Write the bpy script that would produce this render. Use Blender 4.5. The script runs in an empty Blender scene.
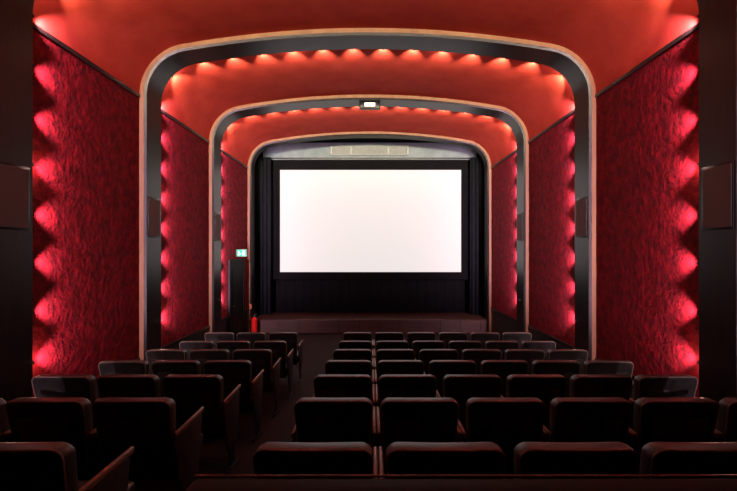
import bpy, bmesh, math, random
from mathutils import Vector, Matrix
random.seed(4)
E = 2.46            # eye height above the front-of-house floor
sc = bpy.context.scene
sc.view_settings.view_transform = 'Standard'
try: sc.view_settings.look = 'None'
except Exception: pass

# ---------------------------------------------------------------- materials
def new_mat(name):
    m = bpy.data.materials.new(name); m.use_nodes = True
    nt = m.node_tree; b = nt.nodes['Principled BSDF']
    return m, nt, b

def mottled(name, c1, c2, scale=6, rough=.6, stretch=(1,1,1), bump=.0, bscale=60, spec=.5,
            sheen=0, sheen_tint=(1,1,1,1), detail=6, lo=.35, hi=.65, coat=0, metallic=0, bdist=.01):
    m, nt, b = new_mat(name)
    N = nt.nodes; L = nt.links
    tc = N.new('ShaderNodeTexCoord'); mp = N.new('ShaderNodeMapping')
    mp.inputs['Scale'].default_value = stretch
    L.new(tc.outputs['Object'], mp.inputs['Vector'])
    nz = N.new('ShaderNodeTexNoise'); nz.inputs['Scale'].default_value = scale
    nz.inputs['Detail'].default_value = detail; nz.inputs['Roughness'].default_value = .6
    L.new(mp.outputs['Vector'], nz.inputs['Vector'])
    cr = N.new('ShaderNodeValToRGB')
    cr.color_ramp.elements[0].position = lo; cr.color_ramp.elements[0].color = (*c1, 1)
    cr.color_ramp.elements[1].position = hi; cr.color_ramp.elements[1].color = (*c2, 1)
    L.new(nz.outputs['Fac'], cr.inputs['Fac']); L.new(cr.outputs['Color'], b.inputs['Base Color'])
    b.inputs['Roughness'].default_value = rough
    b.inputs['Specular IOR Level'].default_value = spec
    b.inputs['Metallic'].default_value = metallic
    b.inputs['Coat Weight'].default_value = coat
    if sheen:
        b.inputs['Sheen Weight'].default_value = sheen
        b.inputs['Sheen Tint'].default_value = sheen_tint
        b.inputs['Sheen Roughness'].default_value = .4
    if bump:
        n2 = N.new('ShaderNodeTexNoise'); n2.inputs['Scale'].default_value = bscale
        n2.inputs['Detail'].default_value = 5
        L.new(mp.outputs['Vector'], n2.inputs['Vector'])
        bp = N.new('ShaderNodeBump'); bp.inputs['Strength'].default_value = bump
        bp.inputs['Distance'].default_value = bdist
        L.new(n2.outputs['Fac'], bp.inputs['Height']); L.new(bp.outputs['Normal'], b.inputs['Normal'])
    return m

def emis(name, col, st, base=.8):
    m, nt, b = new_mat(name)
    b.inputs['Base Color'].default_value = (*[c*base for c in col], 1)
    b.inputs['Emission Color'].default_value = (*col, 1)
    b.inputs['Emission Strength'].default_value = st
    b.inputs['Roughness'].default_value = .9
    return m

M_velvet = mottled('red_velour', (.085,.0008,.0020), (.21,.003,.007), scale=8, rough=.8, bump=.9, bscale=14,
                   spec=.12, sheen=.07, sheen_tint=(1,.20,.32,1), detail=12, lo=.38, hi=.66, bdist=.03)
M_ceil = mottled('ceiling_red_paint', (.47,.046,.030), (.57,.066,.042), scale=2.5, rough=.75, bump=.15, bscale=30, spec=.10)
M_tan = mottled('beech_edge', (.24,.110,.050), (.32,.165,.08), scale=8, rough=.45, stretch=(1,1,.15))
M_darkwood = mottled('dark_stained_wood', (.008,.005,.004), (.018,.011,.009), scale=10, rough=.33, stretch=(3,3,.25), spec=.4)
M_wains = mottled('wainscot_wood', (.012,.006,.005), (.022,.011,.009), scale=8, rough=.5, stretch=(2,.3,.3))
M_floor = mottled('dark_carpet', (.014,.008,.0065), (.028,.015,.012), scale=40, rough=.8, bump=.2, bscale=200, spec=.2)
M_stage = mottled('stage_wood', (.040,.015,.010), (.08,.032,.021), scale=6, rough=.45, stretch=(.3,4,4))
M_black = mottled('black_cloth', (.003,.003,.004), (.007,.007,.008), scale=20, rough=.95, spec=.1)
M_curtain = mottled('dark_blue_grey_curtain', (.008,.010,.013), (.014,.018,.022), scale=14, rough=.9, spec=.1)
M_grey = mottled('grey_plaster', (.15,.21,.225), (.21,.27,.285), scale=4, rough=.8)
M_plq = mottled('aged_bronze', (.24,.28,.26), (.36,.40,.37), scale=30, rough=.5, metallic=.1)
M_plq2 = mottled('plaque_recess', (.10,.12,.115), (.16,.19,.18), scale=30, rough=.6)
M_grille = mottled('speaker_cloth', (.14,.14,.14), (.19,.185,.185), scale=90, rough=.85, bump=.4, bscale=250)
M_leather = mottled('dark_brown_leather', (.025,.024,.021), (.048,.045,.038), scale=9, rough=.40, bump=.12, bscale=90, spec=.6, bdist=.003)
M_arm = mottled('armrest_wood', (.22,.15,.095), (.32,.225,.145), scale=12, rough=.35, stretch=(4,1,4))
M_piping = mottled('brown_piping', (.28,.23,.17), (.38,.31,.24), scale=20, rough=.4)
M_metal = mottled('black_metal', (.012,.012,.012), (.02,.02,.02), scale=20, rough=.35, metallic=.6)
M_rail = mottled('black_painted_rail', (.006,.006,.006), (.010,.010,.009), scale=20, rough=.6, spec=.15)
M_steel = mottled('steel', (.25,.24,.23), (.33,.32,.30), scale=20, rough=.3, metallic=1)
M_exred = mottled('extinguisher_red', (.55,.01,.01), (.62,.015,.012), scale=6, rough=.25, coat=.5)
M_plate = mottled('orange_sign_plate', (.8,.16,.05), (.85,.2,.07), scale=6, rough=.5)
M_door = mottled('black_door', (.004,.004,.004), (.008,.007,.007), scale=8, rough=.6, spec=.15)
M_screen = emis('projected_white_screen', (1,.965,.935), .76, .2)
M_green = emis('exit_green', (.03,.55,.22), .9)
M_white = emis('white_pictogram', (1,1,1), 1.2)
M_elamp = emis('emergency_lamp_lens', (1,.95,.9), 1.1)
M_plastic = mottled('grey_plastic', (.10,.10,.10), (.14,.14,.14), scale=10, rough=.5)

# ---------------------------------------------------------------- mesh builder
class MB:
    def __init__(s): s.v=[]; s.f=[]; s.m=[]; s.mats=[]
    def mi(s, mat):
        if mat not in s.mats: s.mats.append(mat)
        return s.mats.index(mat)
    def add(s, verts, faces, mat):
        o=len(s.v); k=s.mi(mat)
        s.v += [tuple(v) for v in verts]
        for f in faces: s.f.append([i+o for i in f]); s.m.append(k)
    def box(s, x0,x1,y0,y1,z0,z1, mat, bev=0, seg=3, fn=None):
        bm=bmesh.new(); bmesh.ops.create_cube(bm,size=1)
        for v in bm.verts:
            v.co=Vector(((x0+x1)/2+v.co.x*(x1-x0),(y0+y1)/2+v.co.y*(y1-y0),(z0+z1)/2+v.co.z*(z1-z0)))
        if bev: bmesh.ops.bevel(bm,geom=list(bm.edges),offset=bev,segments=seg,affect='EDGES',profile=.5)
        bm.verts.index_update()
        vs=[fn(v.co) if fn else v.co.copy() for v in bm.verts]
        s.add(vs,[[v.index for v in f.verts] for f in bm.faces],mat); bm.free()
    def cyl(s, c, r, h, mat, axis='Z', n=20, r2=None):
        r2 = r if r2 is None else r2
        vs=[];fs=[]
        for k,(rr,t) in enumerate(((r,0),(r2,h))):
            for i in range(n):
                a=2*math.pi*i/n; p=(rr*math.cos(a),rr*math.sin(a),t)
                if axis=='X': p=(p[2],p[0],p[1])
                if axis=='Y': p=(p[0],p[2],p[1])
                vs.append((c[0]+p[0],c[1]+p[1],c[2]+p[2]))
        for i in range(n): fs.append([i,(i+1)%n,n+(i+1)%n,n+i])
        fs.append(list(range(n))[::-1]); fs.append(list(range(n,2*n)))
        s.add(vs,fs,mat)
    def tube(s, pts, r, mat, n=8):
        pts=[Vector(p) for p in pts]; vs=[];fs=[]
        for i,p in enumerate(pts):
            t=(pts[min(i+1,len(pts)-1)]-pts[max(i-1,0)]).normalized()
            up=Vector((0,1,0)) if abs(t.y)<.9 else Vector((1,0,0))
            a=t.cross(up).normalized(); b=t.cross(a)
            for k in range(n):
                q=2*math.pi*k/n; vs.append(p+a*r*math.cos(q)+b*r*math.sin(q))
        for i in range(len(pts)-1):
            for k in range(n): fs.append([i*n+k,i*n+(k+1)%n,(i+1)*n+(k+1)%n,(i+1)*n+k])
        fs.append(list(range(n))); fs.append([ (len(pts)-1)*n+k for k in range(n)])
        s.add(vs,fs,mat)
    def mesh(s, name, smooth=True):
        me=bpy.data.meshes.new(name); me.from_pydata(s.v,[],s.f)
        for m in s.mats: me.materials.append(m)
        me.polygons.foreach_set('material_index',s.m)
        bm=bmesh.new(); bm.from_mesh(me); bmesh.ops.recalc_face_normals(bm,faces=bm.faces); bm.to_mesh(me); bm.free()
        me.update()
        if smooth:
            me.polygons.foreach_set('use_smooth',[True]*len(me.polygons))
            try: me.set_sharp_from_angle(angle=math.radians(38))
            except Exception: pass
        return me
    def obj(s, name, loc=(0,0,0), smooth=True, parent=None):
        o=bpy.data.objects.new(name,s.mesh(name,smooth)); o.location=loc
        sc.collection.objects.link(o)
        if parent: o.parent=parent
        return o

# ---------------------------------------------------------------- raked floor
ROW_Y=[1.71,2.64,3.53,4.40,5.33,6.27,7.22]
ROW_T=[.855,.998,1.118,1.228,1.335,1.435,1.495]
SEAT_H=.93
prof=[(-2.2,E-1.30)]+[(y,E-t-SEAT_H) for y,t in zip(ROW_Y,ROW_T)]+[(8.3,0.0),(11.85,0.0)]
def floor_z(y):
    for (a,za),(b,zb) in zip(prof,prof[1:]):
        if a<=y<=b: return za+(zb-za)*(y-a)/(b-a)
    return prof[0][1] if y<prof[0][0] else prof[-1][1]
YB=-2.2; YF=11.80; WX=3.60
mb=MB(); vs=[];fs=[]
for i,(y,z) in enumerate(prof):
    vs+= [(-WX-.1,y,z),(WX+.1,y,z),(-WX-.1,y,z-.25),(WX+.1,y,z-.25)]
for i in range(len(prof)-1):
    a=i*4;b=a+4
    fs+=[[a,a+1,b+1,b],[a+2,b+2,b+3,a+3],[a,b,b+2,a+2],[a+1,a+3,b+3,b+1]]
fs+=[[0,2,3,1],[len(vs)-4,len(vs)-3,len(vs)-1,len(vs)-2]]
mb.add(vs,fs,M_floor); mb.obj('floor',smooth=False)

# ---------------------------------------------------------------- arch profile
def half_profile(W,T,r,R=17.0,nc=14,nt=22):
    """right half, from the springing point up to the crown; heights relative to the eye"""
    cy = T-R+math.sqrt((R-r)**2-(W-r)**2); cx=W-r
    a_end=math.atan2(cy-(T-R),cx)
    pts=[]
    for i in range(nc+1):
        a=a_end*i/nc; pts.append((cx+r*math.cos(a),cy+r*math.sin(a)))
    for i in range(1,nt+1):
        a=a_end+(math.pi/2-a_end)*i/nt; pts.append((R*math.cos(a),T-R+R*math.sin(a)))
    return pts
def full_profile(W,T,r):
    h=half_profile(W,T,r); return h+[(-x,z) for x,z in h[-2::-1]]
T0=3.50; R0=.82
SPR=half_profile(WX,T0,R0)[0][1]      # springing height above eye

# ceiling shell
mb=MB(); p=full_profile(WX,T0,R0); p2=full_profile(WX+.12,T0+.12,R0+.12)
ys=[YB+(YF+.5-YB)*i/30 for i in range(31)]
n=len(p); vs=[];fs=[]
for y in ys:
    vs+=[(x,y,z+E) for x,z in p]
off=len(vs)
for y in ys: vs+=[(x,y,z+E) for x,z in p2]
for j in range(30):
    for i in range(n-1):
        fs.append([j*n+i,j*n+i+1,(j+1)*n+i+1,(j+1)*n+i])
        fs.append([off+j*n+i,off+(j+1)*n+i,off+(j+1)*n+i+1,off+j*n+i+1])
for j in (0,30):
    for i in range(n-1): fs.append([j*n+i,j*n+i+1,off+j*n+i+1,off+j*n+i])
mb.add(vs,fs,M_ceil); mb.obj('ceiling')

# side walls: velour panel above a dark dado
for sgn,nm in ((-1,'left'),(1,'right')):
    mb=MB()
    a,b=sorted((sgn*WX,sgn*(WX+.12)))
    mb.box(a,b,YB,YF+.5,E-1.70,E+SPR,M_velvet)
    mb.box(a,b,YB,YF+.5,-.25,E-1.70,M_wains)
    mb.obj('wall_'+nm,smooth=False)
    mb=MB()
    a,b=sorted((sgn*WX,sgn*(WX-.022)))
    for (ya,yb) in ((1.2,3.73),(4.19,6.30),(6.75,9.0),(9.45,11.8)):
        mb.box(a,b,ya+.003,yb-.003,E+SPR-.045,E+SPR+.01,M_darkwood,bev=.006,seg=2)
        mb.box(a,b,ya+.003,yb-.003,E-1.74,E-1.69,M_darkwood,bev=.006,seg=2)
    mb.obj('trim_1' if sgn<0 else 'trim_2')
mb=MB(); mb.box(-WX-.12,WX+.12,YB-.12,YB,-.25,E+T0+.12,M_wains); mb.obj('wall_back',smooth=False)

# arches ----------------------------------------------------------------
PRO=.11
def arch(y0,y1,name='wooden_arch',pro=PRO):
    mb=MB()
    zb=floor_z((y0+y1)/2)-.02-E if y0<11.5 else -E
    k=.070       # width of the pale edge strip
    po=full_profile(WX-.002,T0-.002,R0); pi=full_profile(WX-pro,T0-pro,R0-pro); pm=full_profile(WX-k,T0-k,R0-k)
    ext=lambda q:[(q[0][0],zb)]+q+[(q[-1][0],zb)]
    po=ext(po); pi=ext(pi); pm=ext(pm)
    n=len(po)
    vs=[]
    for pr,y in ((po,y0),(pm,y0),(pi,y0+.015),(pi,y1),(po,y1)): vs+=[(x,y,z+E) for x,z in pr]
    q=lambda A,B:[[A*n+i,A*n+i+1,B*n+i+1,B*n+i] for i in range(n-1)]
    mb.add(vs,q(0,1),M_tan)
    mb.add(vs,q(1,2)+q(2,3)+q(3,4)+q(4,0)+[[0,n,2*n,3*n,4*n],[n-1,2*n-1,3*n-1,4*n-1,5*n-1]],M_darkwood)
    return mb.obj(name)
ARCH=[(.75,1.20),(3.74,4.19),(6.30,6.75),(9.0,9.45)]
for a in ARCH: arch(*a)
arch(11.80,12.12,'proscenium_arch')

# speakers on arch reveals
for (y0,y1) in ARCH:
    for sgn in (-1,1):
        mb=MB(); X=sgn*(WX-PRO); a,b=sorted((X,X-sgn*.008))
        mb.box(a,b,y0+.04,y1-.04,E+.20,E+.85,M_metal,bev=.003,seg=2)
        a,b=sorted((X-sgn*.007,X-sgn*.012))
        mb.box(a,b,y0+.06,y1-.06,E+.225,E+.825,M_grille,bev=.002,seg=1)
        mb.obj('wall_speaker')

# concealed lamps behind each arch ----------------------------------------
LD=.085     # lamp stand-off from the wall / ceiling surface
def lamp_positions():
    h=[(WX-LD,-1.71)]+half_profile(WX-LD,T0-LD,R0-LD)
    seg=[0]
    for (a,b) in zip(h,h[1:]): seg.append(seg[-1]+math.dist(a,b))
    Lh=seg[-1]; n=round(Lh/.52-.5); st=Lh/(n+.5); out=[]
    for k in range(n):
        s=Lh-st*(.5+k)
        for i in range(len(seg)-1):
            if seg[i]<=s<=seg[i+1]:
                t=(s-seg[i])/(seg[i+1]-seg[i]); dx=h[i+1][0]-h[i][0]; dz=h[i+1][1]-h[i][1]; l=math.hypot(dx,dz)
                out.append((h[i][0]+dx*t,h[i][1]+dz*t,dz/l,-dx/l)); break   # outward normal
    return out
LP=lamp_positions()
def spot(name,e,col,size,blend):
    l=bpy.data.lights.new(name,'SPOT'); l.energy=e; l.color=col; l.shadow_soft_size=.02
    l.spot_size=math.radians(size); l.spot_blend=blend; return l
lw=spot('pink_lamp',80,(1,.64,.84),80,1.0)
lc=spot('warm_lamp',84,(1,.82,.60),74,1.0)
stray=bpy.data.lights.new('lamp_stray','POINT'); stray.energy=6.5; stray.color=(1,.62,.5); stray.shadow_soft_size=.03
TILT=math.radians(6)
for (y0,y1) in ARCH:
    mb=MB()
    for (x,z,nx,nz) in LP:
        for sg in (-1,1): mb.cyl((sg*x,y1+.001,z+E),.02,.03,M_metal,axis='Y',n=12)
    par=mb.obj('cove_lamp_string')
    for k,(x,z,nx,nz) in enumerate(LP):
        if y0<1 and k%2: continue
        for sg in (-1,1):
            o=bpy.data.objects.new('lamp_bulb',lw if z<SPR+.1 else lc)
            d=Vector((sg*nx*math.sin(TILT),math.cos(TILT),nz*math.sin(TILT)))
            o.rotation_euler=d.to_track_quat('-Z','Y').to_euler()
            o.location=(sg*x,y1+.075,z+E); o.parent=par; sc.collection.objects.link(o)
            if k%4==2 and y0>1:
                o=bpy.data.objects.new('lamp_stray_glow',stray); o.location=(sg*x,y1+.05,z+E)
                o.parent=par; sc.collection.objects.link(o)

# ---------------------------------------------------------------- stage
ZS=E-2.06
mb=MB()
mb.box(-WX+.12,WX-.12,11.86,13.58,0.0,ZS-.04,M_stage)
mb.box(-WX+.12,WX-.12,11.82,13.58,ZS-.04,ZS,M_stage,bev=.01,seg=2)
for i in range(12):
    x=-3.3+6.6*i/11
    mb.box(x-.012,x+.012,11.848,11.86,0.01,ZS-.05,M_darkwood)
mb.obj('stage')
mb=MB(); mb.box(-WX-.12,WX+.12,13.6,13.72,-.25,E+T0+.12,M_black); mb.obj('wall_front',smooth=False)
for s,nm in ((-1,'stage_left'),(1,'stage_right')):
    mb=MB(); a,b=sorted((s*WX,s*(WX+.12))); mb.box(a,b,12.3,13.6,-.25,E+T0+.12,M_black); mb.obj('wall_'+nm,smooth=False)
mb=MB(); mb.box(-WX,WX,12.3,13.6,E+T0,E+T0+.12,M_black); mb.obj('ceiling_stage',smooth=False)
# grey fascia above the screen
mb=MB(); mb.box(-3.45,3.45,12.93,13.0,E+2.92,E+3.47,M_grey)
mb.box(-3.45,3.45,12.90,12.95,E+2.94,E+2.98,M_metal)
mb.obj('screen_fascia',smooth=False)
mb=MB()
mb.box(-1.25,1.25,12.87,12.925,E+3.06,E+3.36,M_plq,bev=.02)
mb.box(-1.20,1.20,12.862,12.87,E+3.095,E+3.325,M_plq2,bev=.003,seg=1)
for i in range(6):
    mb.box(-1.17,1.17,12.853,12.866,E+3.11+.035*i,E+3.125+.035*i,M_plq,bev=.003,seg=1)
for x in (-1.23,-.6,.6,1.23): mb.box(x-.03,x+.03,12.85,12.87,E+3.07,E+3.35,M_plq,bev=.006,seg=2)
mb.obj('ventilation_grille')
# added fill strip, unseen behind the proscenium arch, to brighten the grey fascia
mb=MB(); mb.box(-1.1,1.1,12.122,12.15,E+3.405,E+3.44,M_metal,bev=.004,seg=1)
fill_body=mb.obj('fascia_fill_housing')
al=bpy.data.lights.new('fascia_fill_light','AREA'); al.shape='RECTANGLE'; al.size=2.1; al.size_y=.03; al.energy=.45; al.color=(.85,.97,1)
o=bpy.data.objects.new('fascia_fill_light',al); o.location=(0,12.155,E+3.425)
o.rotation_euler=Vector((0,1,-.15)).to_track_quat('-Z','Y').to_euler(); o.parent=fill_body; sc.collection.objects.link(o)
# screen
mb=MB(); SX=2.94; mb.box(-SX+.03,SX+.03,12.99,13.02,E-.715,E+2.60,M_screen); 
mb.obj('cinema_screen',smooth=False)
mb=MB(); c=.03
mb.box(-SX-.2+c,-SX+c,12.93,12.985,E-.715,E+2.90,M_black)
mb.box(SX+c,SX+.2+c,12.93,12.985,E-.715,E+2.90,M_black)
mb.box(-SX+c,SX+c,12.93,12.985,E+2.60,E+2.90,M_black)
mb.box(-SX-.2+c,SX+.2+c,12.93,12.985,E-.95,E-.715,M_black)
mb.obj('screen_masking_frame',smooth=False)
def curtain(x0,x1,y,z0,z1,amp,wl,mat,name):
    mb=MB(); n=int((x1-x0)/wl*12); vs=[];fs=[]
    for j,zz in enumerate((z0,z1)):
        for i in range(n+1):
            x=x0+(x1-x0)*i/n
            vs.append((x,y+amp*math.sin(2*math.pi*(x-x0)/wl)+amp*.4*math.sin(5*x+j),zz))
    for i in range(n): fs.append([i,i+1,n+2+i,n+1+i])
    mb.add(vs,fs,mat); o=mb.obj(name)
    md=o.modifiers.new('t','SOLIDIFY'); md.thickness=.01
curtain(-3.55,-3.15,12.75,ZS+.01,E+2.95,.05,.13,M_curtain,'stage_curtain')
curtain(3.20,3.55,12.75,ZS+.01,E+2.95,.05,.13,M_curtain,'stage_curtain')
curtain(-3.08,3.12,13.15,ZS+.01,E-.6,.03,.3,M_black,'screen_skirt_drape')

# ---------------------------------------------------------------- seats
def build_seat():
    mb=MB()
    # back cushion outline (x,z)
    def outline(inset):
        zt=.93-inset; zb=.36+inset; wt=.262-inset; wb=.228-inset; r=max(.055-inset*.6,.018)
        pts=[]
        def arc(cx,cz,a0,a1,rr,n=7):
            for i in range(n+1):
                a=math.radians(a0+(a1-a0)*i/n); pts.append((cx+rr*math.cos(a),cz+rr*math.sin(a)))
        arc(wt-r,zt-r,0,90,r)
        for k in (1,2,3): pts.append((wt-r-(2*(wt-r))*k/4,zt))
        arc(-(wt-r),zt-r,90,180,r)
        rb=.03
        arc(-(wb-rb),zb+rb,180,270,rb,4); arc(wb-rb,zb+rb,270,360,rb,4)
        return pts
    def lean(x,y,z):
        crown=.010*(1-(x/.26)**2)-.008
        return (x, y+.035+(.93-z)*.20+.03*(x/.26)**2, z+crown*max(0,(z-.8)/.13))
    rings=[(-.040,.045),(-.047,.028),(-.046,.012),(-.038,.002),(-.022,0),(.02,0),(.040,.006),(.055,.020),(.062,.045),(.065,.08)]
    vs=[];fs=[];n=len(outline(0))
    for (y,ins) in rings:
        vs+=[lean(x,y,z) for x,z in outline(ins)]
    for j in range(len(rings)-1):
        for i in range(n): fs.append([j*n+i,j*n+(i+1)%n,(j+1)*n+(i+1)%n,(j+1)*n+i])
    fs.append(list(range(n))); fs.append([(len(rings)-1)*n+i for i in range(n)][::-1])
    mb.add(vs,fs,M_leather)
    # piping along the rear edge
    o=outline(.004)[:19]
    mb.tube([lean(x,-.041,z) for x,z in [(.229,.42)]+o+[(-.229,.42)]],.0055,M_piping,n=6)
    # back shell panel seam
    mb.box(-.19,.19,-.012,.004,.42,.80,M_leather,bev=.006,seg=2,fn=lambda c:Vector(lean(c.x,c.y-.038,c.z)))
    # seat cushion
    mb.box(-.245,.245,.16,.62,.34,.46,M_leather,bev=.04,seg=4)
    mb.box(-.22,.22,.18,.58,.30,.345,M_metal,bev=.01,seg=2)
    for s in (-1,1):
        x0,x1=sorted((s*.262,s*.2885))
        # padded arm, slightly rising to the front
        mb.box(x0,x1,.06,.52,.645,.685,M_arm,bev=.012,seg=3,fn=lambda c:Vector((c.x,c.y,c.z+.02*math.sin(c.y*5))))
        mb.box(x0+.003,x1-.003,.05,.48,.20,.65,M_leather,bev=.008,seg=2,
               fn=lambda c:Vector((c.x,c.y+(.10*(.63-c.z)/.43 if c.y<.2 else -.06*(.63-c.z)/.43),c.z)))
        mb.box(x0+.006,x1-.006,.20,.34,.02,.22,M_metal,bev=.004,seg=1)
        mb.box(x0+.003,x1-.003,.10,.44,-.005,.03,M_metal,bev=.004,seg=1,fn=lambda c:Vector((c.x,c.y,c.z-.115*c.y)))
    return mb.mesh('cinema_seat')
seat=build_seat()
PIT=.58
for r,(y,t) in enumerate(zip(ROW_Y,ROW_T)):
    xs=[-.485+.29+PIT*i for i in range(6)]+[-1.255-.29-PIT*i for i in range(3)]
    for x in xs:
        o=bpy.data.objects.new('cinema_seat',seat); sc.collection.objects.link(o)
        o.location=(x,y,E-t-SEAT_H)

# barrier behind the last row
mb=MB(); zf=floor_z(1.15)
mb.box(-.46,3.48,1.13,1.165,zf+.0,E-.71,M_wains)
mb.box(-.47,3.48,1.10,1.195,E-.722,E-.677,M_rail,bev=.015,seg=3)
for i in range(5):
    x=-.45+3.9*i/4; mb.box(x-.02,x+.02,1.10,1.13,zf,E-.71,M_rail,bev=.004,seg=1)
mb.tube([(-.47,1.20,E-.678),(3.48,1.20,E-.678)],.004,M_steel)
mb.obj('barrier_rail')

# door, exit sign, extinguisher, emergency light ---------------------------
mb=MB(); X=-WX+.001
y0,y1=10.25,11.30; zt=E-.32
mb.box(X,X+.06,y0-.07,y0,0,zt+.07,M_door,bev=.006,seg=1)
mb.box(X,X+.06,y1,y1+.07,0,zt+.07,M_door,bev=.006,seg=1)
mb.box(X,X+.06,y0,y1,zt,zt+.07,M_door,bev=.006,seg=1)
mb.box(X,X+.035,y0,y1,0.005,zt,M_door,bev=.004,seg=1)
for a,b in ((.15,.95),(1.05,zt-.15)):
    mb.box(X+.03,X+.045,y0+.14,y1-.14,a,b,M_door,bev=.006,seg=1)
mb.tube([(X+.04,y0+.08,1.0),(X+.09,y0+.08,1.0),(X+.09,y0+.2,1.0)],.01,M_steel)
mb.obj('door_1')
mb=MB()
mb.box(X,X+.30,10.78,10.83,E-.18,E+.02,M_plastic,bev=.008,seg=2)
mb.box(X+.04,X+.28,10.772,10.78,E-.165,E+.005,M_green)
mb.box(X+.08,X+.10,10.766,10.772,E-.14,E-.04,M_white); mb.box(X+.10,X+.15,10.766,10.772,E-.11,E-.09,M_white)
mb.box(X+.19,X+.245,10.766,10.772,E-.14,E-.02,M_white)
mb.obj('exit_sign',smooth=False)
mb=MB(); cx,cy=-3.34,11.60
mb.cyl((cx,cy,0),.075,.10,M_metal)
mb.cyl((cx,cy,.10),.085,.36,M_exred); mb.cyl((cx,cy,.46),.085,.06,M_exred,r2=.03)
mb.cyl((cx,cy,.52),.03,.04,M_steel); mb.box(cx-.015,cx+.09,cy-.015,cy+.015,.56,.58,M_metal); mb.box(cx-.015,cx+.08,cy-.012,cy+.012,.60,.615,M_metal)
mb.tube([(cx-.02,cy-.02,.56),(cx-.10,cy-.05,.52),(cx-.12,cy-.05,.38),(cx-.11,cy-.03,.2)],.012,M_metal)
mb.obj('fire_extinguisher')
mb=MB(); mb.box(-3.56,-3.47,11.785,11.797,.72,.86,M_plate,bev=.004,seg=1); mb.box(-3.54,-3.49,11.78,11.786,.76,.82,M_plastic)
mb.obj('safety_sign')
mb=MB(); z=E+T0-PRO
mb.box(-.22,.26,9.10,9.24,z-.16,z+.001,M_metal,bev=.015,seg=2)
mb.box(-.10,.14,9.09,9.10,z-.12,z-.04,M_elamp,bev=.004,seg=1)
mb.obj('emergency_light')

# world + camera
w=bpy.data.worlds.new('World'); sc.world=w; w.use_nodes=True
w.node_tree.nodes['Background'].inputs[0].default_value=(0,0,0,1)
cam=bpy.data.cameras.new('camera'); co=bpy.data.objects.new('camera',cam); sc.collection.objects.link(co)
co.location=(.06,0,E); co.rotation_euler=(math.radians(90),0,0)
cam.sensor_width=36; cam.lens=400/737*36
cam.shift_x=-3.0/737; cam.shift_y=4.5/737; cam.clip_start=.05
sc.camera=co
